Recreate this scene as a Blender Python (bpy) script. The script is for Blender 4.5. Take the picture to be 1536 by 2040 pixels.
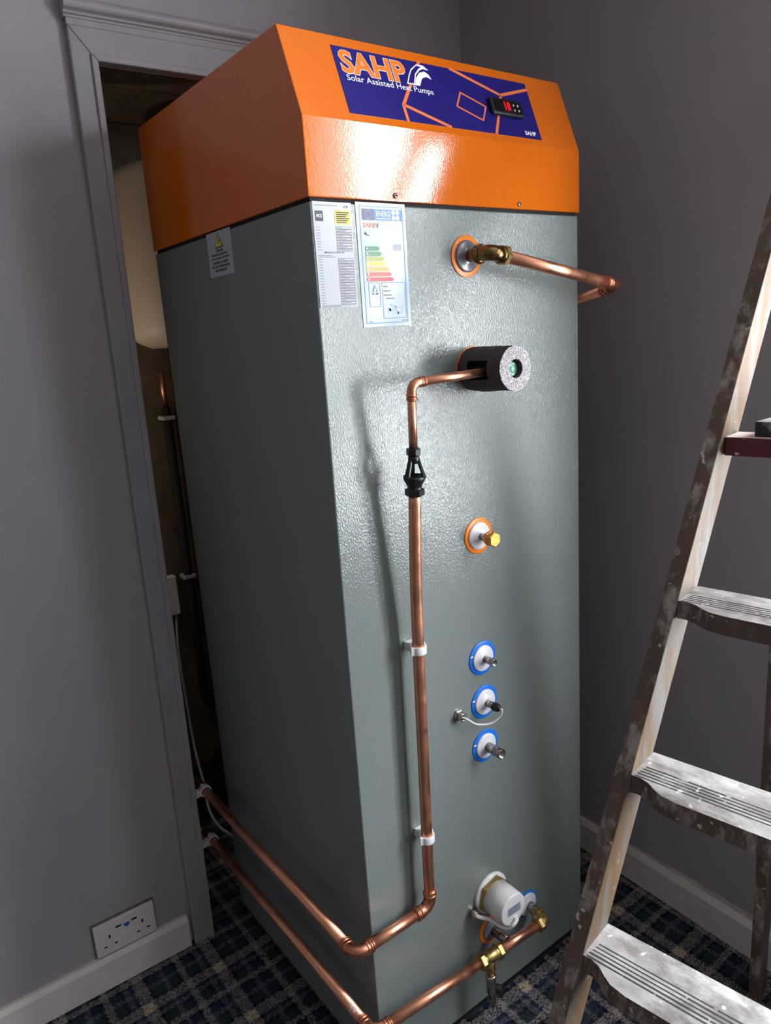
import bpy, bmesh, math, random
from mathutils import Vector, Matrix
random.seed(7)
for o in list(bpy.data.objects): bpy.data.objects.remove(o)
SC = bpy.context.scene
COL = SC.collection
V = Vector

# ------------------------------------------------------------------ camera
CAM = V((-0.6406, -1.0162, 1.5145))
RR = V((0.7957, -0.6020, -0.0663)); RU = V((0.1936, 0.1491, 0.9697)); RF = V((0.5739, 0.7844, -0.2352))
RF.normalize(); RR = (RR - RF * RR.dot(RF)).normalized(); RU = RR.cross(RF).normalized()
FPX = 1467.93
cd = bpy.data.cameras.new('camera'); cam = bpy.data.objects.new('camera', cd); COL.objects.link(cam)
cd.sensor_fit = 'VERTICAL'; cd.sensor_height = 24.0; cd.lens = 24.0 * FPX / 2040.0
cd.clip_start = 0.02
cam.matrix_world = Matrix(((RR.x, RU.x, -RF.x, CAM.x), (RR.y, RU.y, -RF.y, CAM.y), (RR.z, RU.z, -RF.z, CAM.z), (0, 0, 0, 1)))
SC.camera = cam

# ------------------------------------------------------------------ world, light, exposure
w = bpy.data.worlds.new('world'); SC.world = w; w.use_nodes = True
w.node_tree.nodes['Background'].inputs[0].default_value = (0.75, 0.87, 1.0, 1)
w.node_tree.nodes['Background'].inputs[1].default_value = 0.35
SC.view_settings.view_transform = 'Standard'; SC.view_settings.look = 'None'
SC.view_settings.gamma = 1.0; SC.view_settings.use_curve_mapping = False
SC.view_settings.exposure = 0.18

def point_fill(name, loc, power, col, r):
    l = bpy.data.lights.new(name, 'POINT'); l.energy = power; l.color = col; l.shadow_soft_size = r
    o = bpy.data.objects.new(name, l); COL.objects.link(o); o.location = loc
point_fill('cupboard_fill', (-0.38, 0.90, 1.38), 1.9, (1.0, 0.91, 0.80), 0.03)     # warm fill light added unseen behind the door jamb to brighten the cupboard
YAW = -0.0294                       # the room stands a little askew to the unit
cy_, sy_ = math.cos(YAW), math.sin(YAW)
def rm(x, y, z): return V((cy_ * x - sy_ * y, sy_ * x + cy_ * y, z))
WY, WX = 0.638, 0.889               # door wall / window wall planes in room coordinates
CEIL = 2.55
WIN = (-1.28, -0.660, 0.80, 2.36)    # window opening in the right wall: y0, y1, z0, z1

def area(name, loc, dirv, sx, sy, power, col):
    l = bpy.data.lights.new(name, 'AREA'); l.shape = 'RECTANGLE'; l.size = sx; l.size_y = sy
    l.energy = power; l.color = col
    o = bpy.data.objects.new(name, l); COL.objects.link(o)
    z = -V(dirv).normalized(); x = V((0, 0, 1)).cross(z).normalized(); y = z.cross(x)
    o.matrix_world = Matrix(((x.x, y.x, z.x, loc[0]), (x.y, y.y, z.y, loc[1]), (x.z, y.z, z.z, loc[2]), (0, 0, 0, 1)))
    return o
wc = rm(WX + 0.195, (WIN[0] + WIN[1]) / 2, (WIN[2] + WIN[3]) / 2)
area('window_daylight', wc, rm(-1, 0, 0), WIN[1] - WIN[0], WIN[3] - WIN[2], 118.0, (0.93, 0.97, 1.0))
WIN2 = (-2.75, -1.75, 0.92, 2.36)   # second window further along the same wall
wc = rm(WX + 0.195, (WIN2[0] + WIN2[1]) / 2, (WIN2[2] + WIN2[3]) / 2)
area('window_daylight', wc, rm(-1, 0, 0), WIN2[1] - WIN2[0], WIN2[3] - WIN2[2], 62.0, (0.93, 0.97, 1.0))

# ------------------------------------------------------------------ pixel -> point helpers (photo is 1536x2040)
def ray(u, v): return RR * ((u - 768) / FPX) + RU * ((1020 - v) / FPX) + RF
def plane(u, v, n, d):
    r = ray(u, v); n = V(n); return CAM + r * ((d - n.dot(CAM)) / n.dot(r))
def atY(u, v, y=0.0): return plane(u, v, (0, 1, 0), y)
def atX(u, v, x=0.0): return plane(u, v, (1, 0, 0), x)
def atZ(u, v, z=0.0): return plane(u, v, (0, 0, 1), z)

# ------------------------------------------------------------------ materials
def lin(c):
    return tuple(((x / 255) / 12.92 if x / 255 <= 0.04045 else ((x / 255 + 0.055) / 1.055) ** 2.4) for x in c) + (1,)
class NT:
    def __init__(s, name):
        s.m = bpy.data.materials.new(name); s.m.use_nodes = True; s.t = s.m.node_tree
        s.b = s.t.nodes['Principled BSDF']
    def n(s, k, **kw):
        x = s.t.nodes.new(k)
        for a, b in kw.items(): setattr(x, a, b)
        return x
    def l(s, a, b): s.t.links.new(a, b)
    def set(s, **kw):
        for k, v in kw.items(): s.b.inputs[k.replace('_', ' ')].default_value = v
    def coord(s, scale=(1, 1, 1), kind='Object'):
        c = s.n('ShaderNodeTexCoord'); m = s.n('ShaderNodeMapping'); m.inputs['Scale'].default_value = scale
        s.l(c.outputs[kind], m.inputs['Vector']); return m.outputs[0]
    def noise(s, vec, scale, detail=3, rough=0.55):
        x = s.n('ShaderNodeTexNoise'); x.inputs['Scale'].default_value = scale; x.inputs['Detail'].default_value = detail
        x.inputs['Roughness'].default_value = rough; s.l(vec, x.inputs['Vector']); return x.outputs['Fac']
    def ramp(s, fac, stops, const=False):
        r = s.n('ShaderNodeValToRGB'); e = r.color_ramp.elements
        r.color_ramp.interpolation = 'CONSTANT' if const else 'LINEAR'
        while len(e) > 1: e.remove(e[0])
        e[0].position = stops[0][0]; e[0].color = stops[0][1]
        for p, c in stops[1:]:
            k = e.new(p); k.color = c
        s.l(fac, r.inputs[0]); return r.outputs[0]
    def mix(s, fac, a, b, blend='MIX'):
        x = s.n('ShaderNodeMix', data_type='RGBA', blend_type=blend)
        for sock, val in ((0, fac), (6, a), (7, b)):
            if hasattr(val, 'is_output'): s.l(val, x.inputs[sock])
            else: x.inputs[sock].default_value = val
        return x.outputs[2]
    def bump(s, h, strength, dist):
        b = s.n('ShaderNodeBump'); b.inputs['Strength'].default_value = strength; b.inputs['Distance'].default_value = dist
        s.l(h, b.inputs['Height']); s.l(b.outputs[0], s.b.inputs['Normal'])
    def math(s, op, a, b=None, c=None):
        x = s.n('ShaderNodeMath', operation=op)
        for i, val in enumerate((a, b, c)):
            if val is None: continue
            if hasattr(val, 'is_output'): s.l(val, x.inputs[i])
            else: x.inputs[i].default_value = val
        return x.outputs[0]
def g(v): return (v, v, v, 1)

def plain(name, c, rough=0.5, metal=0.0, spec=0.5, var=0.0, vs=20, bump=0, bs=200, bd=0.0003):
    t = NT(name); t.set(Base_Color=lin(c), Roughness=rough, Metallic=metal); t.b.inputs['Specular IOR Level'].default_value = spec
    co = t.coord()
    if var:
        c2 = tuple(max(0, x * (1 - var)) for x in c)
        t.l(t.ramp(t.noise(co, vs, 4), [(0.3, lin(c2)), (0.7, lin(c))]), t.b.inputs['Base Color'])
    if bump: t.bump(t.noise(co, bs, 3), bump, bd)
    return t.m

M = {}
def mk_wall():
    t = NT('wall_paint'); t.set(Roughness=0.62)
    co = t.coord()
    t.l(t.ramp(t.noise(co, 3.5, 5, 0.6), [(0.25, lin((158, 153, 157))), (0.75, lin((166, 161, 165)))]), t.b.inputs['Base Color'])
    t.bump(t.noise(co, 60, 6, 0.6), 0.12, 0.002); t.b.inputs['Specular IOR Level'].default_value = 0.3
    return t.m
M['wall'] = mk_wall()
M['ceiling'] = plain('ceiling_paint', (150, 148, 146), 0.9)
M['trim'] = plain('trim_paint', (158, 153, 158), 0.45, var=0.08, vs=9, bump=0.15, bs=40, bd=0.002)
M['groove'] = plain('groove_shade', (88, 82, 86), 0.7)
def mk_skirt():
    t = NT('skirting_paint'); t.set(Roughness=0.5); co = t.coord()
    f = t.noise(co, 14, 6, 0.65)
    t.l(t.ramp(f, [(0.2, lin((160, 150, 142))), (0.34, lin((216, 208, 203))), (0.8, lin((226, 219, 214)))]), t.b.inputs['Base Color'])
    t.bump(t.noise(co, 45, 5), 0.2, 0.002); return t.m
M['skirt'] = mk_skirt()
M['skirt_edge'] = plain('bare_paint_edge', (208, 198, 193), 0.6, var=0.12, vs=30)
M['dirty'] = plain('grubby_plaster_edge', (122, 116, 108), 0.9, var=0.3, vs=90)

def mk_carpet():
    t = NT('tartan_carpet'); t.set(Roughness=0.95); t.b.inputs['Specular IOR Level'].default_value = 0.1
    c = t.n('ShaderNodeTexCoord'); s = t.n('ShaderNodeSeparateXYZ')
    warp = t.n('ShaderNodeTexNoise'); warp.inputs['Scale'].default_value = 150; warp.inputs['Detail'].default_value = 2
    t.l(c.outputs['Object'], warp.inputs['Vector'])
    sub = t.n('ShaderNodeVectorMath', operation='SUBTRACT'); sub.inputs[1].default_value = (0.5, 0.5, 0.5)
    t.l(warp.outputs['Color'], sub.inputs[0])
    sc = t.n('ShaderNodeVectorMath', operation='SCALE'); sc.inputs['Scale'].default_value = 0.017; t.l(sub.outputs[0], sc.inputs[0])
    ad = t.n('ShaderNodeVectorMath', operation='ADD'); t.l(c.outputs['Object'], ad.inputs[0]); t.l(sc.outputs[0], ad.inputs[1])
    t.l(ad.outputs[0], s.inputs[0])
    navy, ink, teal, stone, cream, gr = lin((46, 54, 80)), lin((20, 23, 32)), lin((52, 64, 72)), lin((164, 154, 150)), lin((214, 194, 166)), lin((112, 110, 116))
    stops = [(0.0, stone), (0.16, ink), (0.21, teal), (0.36, gr), (0.43, navy), (0.55, ink), (0.60, stone), (0.69, teal), (0.82, ink), (0.87, gr), (0.94, navy)]
    def axis(o, off): return t.math('FRACT', t.math('ADD', t.math('DIVIDE', o, 0.178), off))
    fx, fy = axis(s.outputs[0], 20.82), axis(s.outputs[1], 20.18)
    a = t.ramp(fx, stops, True); b = t.ramp(fy, stops, True)
    # woven tufts: rows of little loops that show either warp or weft
    def tuft(sx, sy, lo, hi, off):
        wv = t.n('ShaderNodeTexNoise'); wv.inputs['Scale'].default_value = 1.0; wv.inputs['Detail'].default_value = 2.0
        mp = t.n('ShaderNodeMapping'); mp.inputs['Scale'].default_value = (sx, sy, 1); mp.inputs['Location'].default_value = (off, off, 0)
        t.l(c.outputs['Object'], mp.inputs['Vector']); t.l(mp.outputs[0], wv.inputs['Vector'])
        return t.ramp(wv.outputs['Fac'], [(lo, g(0)), (hi, g(1))])
    colr = t.mix(t.math('ADD', t.math('MULTIPLY', tuft(150, 300, 0.44, 0.56, 0), 0.7), 0.15), a, b)
    cross = t.math('MULTIPLY', t.math('LESS_THAN', fx, 0.15), t.math('LESS_THAN', fy, 0.15))
    colr = t.mix(t.math('MULTIPLY', cross, 0.85), colr, cream)
    colr = t.mix(t.math('MULTIPLY', tuft(110, 240, 0.50, 0.60, 7), 0.62), colr, ink)
    fine = t.noise(c.outputs['Object'], 500, 2)
    colr = t.mix(t.ramp(fine, [(0.32, g(0.6)), (0.52, g(0))]), colr, ink)
    t.l(colr, t.b.inputs['Base Color'])
    t.bump(t.noise(c.outputs['Object'], 420, 3), 0.9, 0.003)
    return t.m
M['carpet'] = mk_carpet()

def mk_emboss(name, col, rough, scale, strength, dist, spec=0.5, stretch=(1, 1, 0.55)):
    t = NT(name); t.set(Base_Color=lin(col), Roughness=rough); t.b.inputs['Specular IOR Level'].default_value = spec
    co = t.coord(stretch)
    v = t.noise(co, scale, 2, 0.5)
    t.bump(v, strength, dist)
    return t.m
M['grey_steel'] = mk_emboss('embossed_grey_steel', (117, 126, 124), 0.16, 420, 1.0, 0.0009, 0.70, (1, 1, 0.5))
M['grey_side'] = M['grey_steel']
M['orange_steel'] = mk_emboss('embossed_orange_steel', (208, 102, 12), 0.10, 300, 0.20, 0.0006, 0.7, (1, 1, 1))
M['black'] = plain('black_plastic', (20, 20, 22), 0.38)
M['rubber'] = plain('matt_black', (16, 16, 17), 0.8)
M['blue_print'] = plain('navy_blue_print', (28, 21, 108), 0.3)
M['orange_print'] = plain('orange_print', (232, 118, 66), 0.35)
M['orange_logo'] = plain('orange_logo_print', (236, 120, 40), 0.35)
M['white_print'] = plain('white_print', (238, 238, 244), 0.4)
M['white_plastic'] = plain('white_plastic', (226, 224, 224), 0.32)
M['cap_white'] = plain('silvery_white_cap', (220, 219, 226), 0.28, 0.05)
M['cap_grey'] = plain('grey_plastic_cap', (120, 120, 128), 0.25, 0.1)
M['paper'] = plain('label_paper', (170, 174, 182), 0.22)
M['paper_blue'] = plain('energy_label_paper', (162, 176, 188), 0.2)
M['ink'] = plain('black_ink', (38, 38, 46), 0.5)
M['ink_grey'] = plain('grey_ink', (112, 114, 122), 0.5)
M['yellow'] = plain('yellow_print', (212, 196, 40), 0.4)
M['sky_print'] = plain('blue_print', (34, 112, 178), 0.35)
M['eu_print'] = plain('eu_blue_print', (34, 40, 104), 0.35)
for i, c in enumerate([(30, 110, 66), (60, 128, 72), (150, 160, 60), (214, 196, 62), (214, 160, 70), (196, 86, 66), (186, 60, 66)]):
    M['band%d' % i] = plain('rating_band_print_%d' % i, c, 0.35)
M['ring_orange'] = plain('orange_collar', (246, 132, 24), 0.35)
M['ring_blue'] = plain('blue_collar', (16, 112, 222), 0.35)
def metal(name, c, rough, var=0.15, vs=30):
    t = NT(name); t.set(Metallic=1.0, Roughness=rough); co = t.coord()
    c2 = tuple(x * (1 - var) for x in c); f = t.noise(co, vs, 4)
    t.l(t.ramp(f, [(0.3, lin(c2)), (0.7, lin(c))]), t.b.inputs['Base Color'])
    t.l(t.ramp(t.noise(co, vs * 2, 3), [(0.3, g(rough * 0.8)), (0.7, g(min(1, rough * 1.35)))]), t.b.inputs['Roughness']); return t.m
M['copper'] = metal('copper', (236, 168, 136), 0.36, 0.06, 18)
M['copper_dull'] = metal('copper_fitting', (222, 148, 116), 0.32, 0.10, 40)
M['brass'] = metal('brass', (190, 163, 104), 0.40, 0.12, 50)
M['brass_gold'] = metal('bright_brass', (226, 160, 84), 0.38, 0.1, 60)
M['brass_dark'] = metal('tarnished_brass', (150, 118, 76), 0.22, 0.3, 60)
M['steel'] = metal('stainless_steel', (176, 168, 164), 0.25)
M['nickel'] = metal('nickel_plated', (196, 188, 172), 0.22)
M['foam'] = plain('grey_foam', (86, 76, 78), 0.95, var=0.35, vs=300, bump=0.8, bs=260, bd=0.004)
def mk_foam_end():
    t = NT('cut_foam_end'); t.set(Roughness=0.95); co = t.coord()
    vn = t.n('ShaderNodeTexVoronoi'); vn.inputs['Scale'].default_value = 420; t.l(co, vn.inputs['Vector'])
    t.l(t.ramp(vn.outputs['Distance'], [(0.2, lin((90, 86, 88))), (0.6, lin((200, 194, 196)))]), t.b.inputs['Base Color'])
    t.bump(vn.outputs['Distance'], 0.6, 0.002); return t.m
M['foam_end'] = mk_foam_end()
M['green_plug'] = plain('pale_green_plastic', (120, 176, 160), 0.3)
M['cable_white'] = plain('white_cable', (214, 212, 214), 0.4)
M['cable_grey'] = plain('grey_cable', (180, 176, 176), 0.45)
t_ = NT('red_led'); t_.set(Base_Color=lin((120, 0, 10))); t_.b.inputs['Emission Color'].default_value = lin((255, 10, 30)); t_.b.inputs['Emission Strength'].default_value = 0.9; M['led'] = t_.m
M['lcd'] = plain('controller_face', (12, 12, 16), 0.18)
M['silver_label'] = plain('silver_label', (150, 156, 176), 0.35)
M['cream_tank'] = plain('cream_vessel_enamel', (196, 176, 154), 0.5)
M['old_wood'] = plain('old_brown_board', (112, 90, 64), 0.75, var=0.35, vs=14, bump=0.3, bs=60, bd=0.002)
M['cup_wall'] = plain('cupboard_plaster', (136, 122, 106), 0.9, var=0.2, vs=6)
M['cup_dark'] = plain('dark_stained_wood', (44, 36, 30), 0.7, var=0.3, vs=14)
M['pale_socket'] = plain('socket_plastic', (222, 214, 210), 0.35)
M['slot'] = plain('socket_slot', (14, 12, 12), 0.8)
M['blue_film'] = plain('blue_film', (40, 92, 220), 0.4)

def mk_ladder(name, base, paint, cover, scale, stretch, rough=0.7, spl=0.0):
    """timber with smeared old paint: cover = share of painted area"""
    t = NT(name); t.set(Roughness=rough); co = t.coord(stretch)
    wood = t.ramp(t.noise(co, scale * 0.6, 6, 0.6), [(0.25, lin(base[0])), (0.75, lin(base[1]))])
    f = t.noise(co, scale, 8, 0.68)
    m = t.ramp(f, [(max(0, 0.60 - cover * 0.35), g(0)), (min(1, 0.72 - cover * 0.30), g(1))])
    p2 = t.ramp(t.noise(co, scale * 2.2, 5), [(0.3, lin(tuple(x * 0.78 for x in paint))), (0.7, lin(paint))])
    c = t.mix(m, wood, p2)
    co2 = t.coord((1, 1, 1))
    sp = t.ramp(t.noise(co2, 75, 2, 0.4), [(0.70, g(0)), (0.73, g(1))])
    c = t.mix(sp, c, lin(tuple(min(255, x * 1.08) for x in paint)))
    t.l(c, t.b.inputs['Base Color'])
    t.bump(t.noise(co, scale * 1.6, 6), 0.35, 0.0025); return t.m
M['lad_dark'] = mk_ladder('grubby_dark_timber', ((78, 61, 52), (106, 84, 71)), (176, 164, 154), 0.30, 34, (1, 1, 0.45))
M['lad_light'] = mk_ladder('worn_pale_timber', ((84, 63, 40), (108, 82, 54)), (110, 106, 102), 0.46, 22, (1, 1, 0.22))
M['lad_tread'] = mk_ladder('paint_washed_tread', ((92, 86, 83), (142, 136, 133)), (184, 180, 178), 0.6, 34, (0.7, 0.35, 1))
M['lad_red'] = mk_ladder('dark_red_paint', ((84, 26, 36), (98, 34, 42)), (196, 150, 152), 0.0, 12, (1, 1, 1), 0.45)
M['lad_pink'] = mk_ladder('pinkish_paint', ((196, 176, 172), (214, 196, 190)), (226, 214, 208), 0.3, 20, (1, 1, 1))
M['lad_black'] = mk_ladder('blackened_timber', ((34, 32, 32), (60, 56, 54)), (190, 186, 182), 0.08, 20, (1, 1, 1))

# ------------------------------------------------------------------ mesh building
class MB:
    def __init__(s): s.v = []; s.f = []; s.mi = []; s.sm = []
    def add(s, vs, fs, mi=0, smooth=False):
        o = len(s.v); s.v += [tuple(x) for x in vs]
        for f in fs: s.f.append(tuple(i + o for i in f)); s.mi.append(mi); s.sm.append(smooth)
        return s
    def box(s, a, b, mi=0, tr=None):
        x0, y0, z0 = a; x1, y1, z1 = b
        vs = [V(p) for p in ((x0, y0, z0), (x1, y0, z0), (x1, y1, z0), (x0, y1, z0), (x0, y0, z1), (x1, y0, z1), (x1, y1, z1), (x0, y1, z1))]
        if tr: vs = [tr(*p) for p in vs]
        return s.add(vs, [(0, 3, 2, 1), (4, 5, 6, 7), (0, 1, 5, 4), (1, 2, 6, 5), (2, 3, 7, 6), (3, 0, 4, 7)], mi)
    def hexa(s, p, mis=0):
        """p: 8 points, bottom loop then top loop; mis: one index or six (bottom, top, then the four sides)"""
        fs = [(0, 3, 2, 1), (4, 5, 6, 7), (0, 1, 5, 4), (1, 2, 6, 5), (2, 3, 7, 6), (3, 0, 4, 7)]
        for i, f in enumerate(fs): 
            pass
        o = len(s.v); s.v += [tuple(x) for x in p]
        for i, f in enumerate(fs):
            s.f.append(tuple(k + o for k in f)); s.mi.append(mis if isinstance(mis, int) else mis[i]); s.sm.append(False)
        return s
    def prism(s, poly, off, mis=0, mi_side=None):
        """poly: 3-D loop, off: extrusion vector"""
        n = len(poly); off = V(off)
        vs = [V(p) for p in poly] + [V(p) + off for p in poly]
        o = len(s.v); s.v += [tuple(x) for x in vs]
        ms = mis if mi_side is None else mi_side
        s.f.append(tuple(o + i for i in range(n))); s.mi.append(mis); s.sm.append(False)
        s.f.append(tuple(o + n + i for i in reversed(range(n)))); s.mi.append(mis); s.sm.append(False)
        for i in range(n):
            j = (i + 1) % n
            s.f.append((o + i, o + n + i, o + n + j, o + j)); s.mi.append(ms[i] if isinstance(ms, (list, tuple)) else ms); s.sm.append(False)
        return s
    def sweep(s, path, rad, seg=20, mi=0, cap=True, smooth=True, phase=0.0):
        path = [V(p) for p in path]; n = len(path)
        if not isinstance(rad, (list, tuple)): rad = [rad] * n
        tg = []
        for i in range(n):
            a = path[max(0, i - 1)]; b = path[min(n - 1, i + 1)]
            k = i
            while (b - a).length < 1e-9 and k < n - 1: k += 1; b = path[k]
            k = i
            while (b - a).length < 1e-9 and k > 0: k -= 1; a = path[k]
            tg.append((b - a).normalized())
        t0 = tg[0]; up = V((0, 0, 1)) if abs(t0.z) < 0.9 else V((1, 0, 0))
        u = t0.cross(up).normalized(); rings = []
        for i in range(n):
            u = (u - tg[i] * u.dot(tg[i])).normalized(); w_ = tg[i].cross(u)
            rings.append([path[i] + (u * math.cos(phase + 2 * math.pi * k / seg) + w_ * math.sin(phase + 2 * math.pi * k / seg)) * rad[i] for k in range(seg)])
        o = len(s.v); s.v += [tuple(p) for r in rings for p in r]
        for i in range(n - 1):
            for k in range(seg):
                k2 = (k + 1) % seg
                s.f.append((o + i * seg + k, o + i * seg + k2, o + (i + 1) * seg + k2, o + (i + 1) * seg + k)); s.mi.append(mi); s.sm.append(smooth)
        if cap:
            s.f.append(tuple(o + k for k in reversed(range(seg)))); s.mi.append(mi); s.sm.append(False)
            s.f.append(tuple(o + (n - 1) * seg + k for k in range(seg))); s.mi.append(mi); s.sm.append(False)
        return s
    def lathe(s, c, ax, prof, seg=32, mi=0, smooth=True, phase=0.0, cap=True):
        """prof: list of (distance along axis, radius)"""
        ax = V(ax).normalized(); c = V(c)
        up = V((0, 0, 1)) if abs(ax.z) < 0.9 else V((1, 0, 0)); u = ax.cross(up).normalized(); w_ = ax.cross(u)
        o = len(s.v); n = len(prof)
        for d, r in prof:
            for k in range(seg):
                a = phase + 2 * math.pi * k / seg
                s.v.append(tuple(c + ax * d + (u * math.cos(a) + w_ * math.sin(a)) * max(r, 1e-5)))
        for i in range(n - 1):
            for k in range(seg):
                k2 = (k + 1) % seg
                s.f.append((o + i * seg + k, o + i * seg + k2, o + (i + 1) * seg + k2, o + (i + 1) * seg + k)); s.mi.append(mi); s.sm.append(smooth)
        if cap:
            s.f.append(tuple(o + k for k in reversed(range(seg)))); s.mi.append(mi); s.sm.append(False)
            s.f.append(tuple(o + (n - 1) * seg + k for k in range(seg))); s.mi.append(mi); s.sm.append(False)
        return s
    def hexnut(s, c, ax, flats, length, mi=0, phase=0.0):
        R = flats / math.sqrt(3)
        return s.lathe(c, ax, [(0, R * 0.90), (length * 0.12, R), (length * 0.88, R), (length, R * 0.90)], 6, mi, False, phase)
    def build(s, name, mats, parent=None, bevel=0, seg=2, smooth_angle=None):
        me = bpy.data.meshes.new(name); me.from_pydata(s.v, [], s.f); me.update()
        mats = mats if isinstance(mats, (list, tuple)) else [mats]
        for m in mats: me.materials.append(M[m] if isinstance(m, str) else m)
        me.polygons.foreach_set('material_index', s.mi); me.polygons.foreach_set('use_smooth', s.sm)
        bm = bmesh.new(); bm.from_mesh(me); bmesh.ops.recalc_face_normals(bm, faces=bm.faces)
        bm.to_mesh(me); bm.free()
        o = bpy.data.objects.new(name, me); COL.objects.link(o)
        if parent: attach(o, parent)
        if bevel:
            b = o.modifiers.new('bevel', 'BEVEL'); b.width = bevel; b.segments = seg; b.limit_method = 'ANGLE'; b.angle_limit = math.radians(40)
        return o
def attach(o, parent):
    o.parent = parent; o.matrix_parent_inverse = Matrix.Translation(-world_loc(parent))
def world_loc(o):
    p = V(o.location)
    if o.parent: p = o.matrix_parent_inverse @ p + world_loc(o.parent)
    return p
def empty(name, loc, label, cat, group=None):
    o = bpy.data.objects.new(name, None); COL.objects.link(o); o.location = loc; o.empty_display_size = 0.05
    return tag(o, label, cat, group)
def tag(o, label, cat, group=None):
    o['label'] = label; o['category'] = cat
    if group: o['group'] = group
    return o
def struct(o): o['kind'] = 'structure'; return o

def fillet(pts, R, n=8):
    pts = [V(p) for p in pts]; out = [pts[0]]
    for i in range(1, len(pts) - 1):
        a = (pts[i - 1] - pts[i]).normalized(); b = (pts[i + 1] - pts[i]).normalized()
        ang = math.acos(max(-1, min(1, a.dot(b)))); d = R / math.tan(ang / 2)
        c = pts[i] + (a + b).normalized() * (R / math.sin(ang / 2))
        p0 = pts[i] + a * d - c; p1 = pts[i] + b * d - c; th = math.pi - ang
        for k in range(n + 1):
            t = k / n; out.append(c + (p0 * math.sin((1 - t) * th) + p1 * math.sin(t * th)) / math.sin(th))
    out.append(pts[-1]); return out
def bez(pts, n=10):
    """Catmull-Rom through points"""
    pts = [V(p) for p in pts]; P = [pts[0] * 2 - pts[1]] + pts + [pts[-1] * 2 - pts[-2]]; out = []
    for i in range(1, len(P) - 2):
        for k in range(n):
            t = k / n; a, b, c, d = P[i - 1], P[i], P[i + 1], P[i + 2]
            out.append(0.5 * ((2 * b) + (c - a) * t + (2 * a - 5 * b + 4 * c - d) * t * t + (3 * b - a - 3 * c + d) * t ** 3))
    out.append(pts[-1]); return out

def copper_elbow(name, corner, d_in, d_out, r, R, leg, parent, mat='copper_dull'):
    """soldered bend: d_in / d_out point away from the corner along the two pipes"""
    corner = V(corner); a = V(d_in).normalized(); b = V(d_out).normalized()
    m = MB(); path = fillet([corner + a * leg, corner, corner + b * leg], R, 10)
    m.sweep(path, r * 1.10, 24)
    for d in (a, b):
        e = corner + d * leg
        m.lathe(e - d * r * 0.55, d, [(0, r * 1.10), (r * 0.12, r * 1.24), (r * 0.30, r * 1.24), (r * 0.42, r * 1.13), (r * 0.55, r * 1.13)], 24)
        m.lathe(e - d * r * 1.25, d, [(0, r * 1.10), (r * 0.1, r * 1.20), (r * 0.5, r * 1.20), (r * 0.6, r * 1.10)], 24, cap=False)
        m.lathe(e - d * 0.001, d, [(0, r * 1.22), (r * 0.14, r * 1.26), (r * 0.30, r * 1.16)], 24)
    return m.build(name, mat, parent)

# text -> mesh
def text_on(name, s, mat, O, U, W, x0, y0, x1, y1, parent, lift=0.0003, bold=0.0, fit='both', layer=None):
    """writes s on plane (O, U, W) filling the box x0..x1, y0..y1; fit 'both' stretches to the box, 'h' keeps letter shape"""
    cu = bpy.data.curves.new(name, 'FONT'); cu.body = s; cu.size = 1.0; cu.offset = bold; cu.resolution_u = 3
    ob = bpy.data.objects.new(name, cu); COL.objects.link(ob)
    bpy.context.view_layer.update()
    dg = bpy.context.evaluated_depsgraph_get(); me = bpy.data.meshes.new_from_object(ob.evaluated_get(dg))
    bpy.data.objects.remove(ob)
    xs = [v.co.x for v in me.vertices]; ys = [v.co.y for v in me.vertices]
    a0, a1, b0, b1 = min(xs), max(xs), min(ys), max(ys)
    sx = (x1 - x0) / (a1 - a0); sy = (y1 - y0) / (b1 - b0)
    if fit == 'h': sx = sy
    O, U, W = V(O), V(U), V(W); N = U.cross(W).normalized()
    for v in me.vertices:
        v.co = O + U * (x0 + (v.co.x - a0) * sx) + W * (y0 + (v.co.y - b0) * sy) + N * lift
    me.materials.clear(); me.materials.append(M[mat])
    o = bpy.data.objects.new(name, me); COL.objects.link(o); attach(o, parent); return o

class Flat:
    """flat print on a plane: rectangles, polygons and lines in plane coordinates"""
    def __init__(s, O, U, W): s.O, s.U, s.W = V(O), V(U).normalized(), V(W).normalized(); s.N = s.U.cross(s.W); s.m = MB()
    def P(s, x, y, l=0.0): return s.O + s.U * x + s.W * y + s.N * l
    def poly(s, pts, l=0.0003, mi=0): s.m.add([s.P(x, y, l) for x, y in pts], [tuple(range(len(pts)))], mi); return s
    def rect(s, x0, y0, x1, y1, l=0.0003, mi=0): return s.poly([(x0, y0), (x1, y0), (x1, y1), (x0, y1)], l, mi)
    def frame(s, x0, y0, x1, y1, wd, l=0.0003, mi=0):
        s.rect(x0, y0, x1, y0 + wd, l, mi); s.rect(x0, y1 - wd, x1, y1, l, mi); s.rect(x0, y0 + wd, x0 + wd, y1 - wd, l, mi); s.rect(x1 - wd, y0 + wd, x1, y1 - wd, l, mi); return s
    def line(s, pts, wd, l=0.0003, mi=0):
        for a, b in zip(pts, pts[1:]):
            a, b = V((a[0], a[1], 0)), V((b[0], b[1], 0)); d = (b - a).normalized(); n = V((-d.y, d.x, 0)) * wd / 2; e = d * wd * 0.2
            s.poly([((a - n - e).x, (a - n - e).y), ((b - n + e).x, (b - n + e).y), ((b + n + e).x, (b + n + e).y), ((a + n - e).x, (a + n - e).y)], l, mi)
        return s
    def disc(s, x, y, r, l=0.0003, mi=0, n=14): return s.poly([(x + r * math.cos(2 * math.pi * k / n), y + r * math.sin(2 * math.pi * k / n)) for k in range(n)], l, mi)
    def build(s, name, mats, parent): return s.m.build(name, mats, parent)

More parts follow.
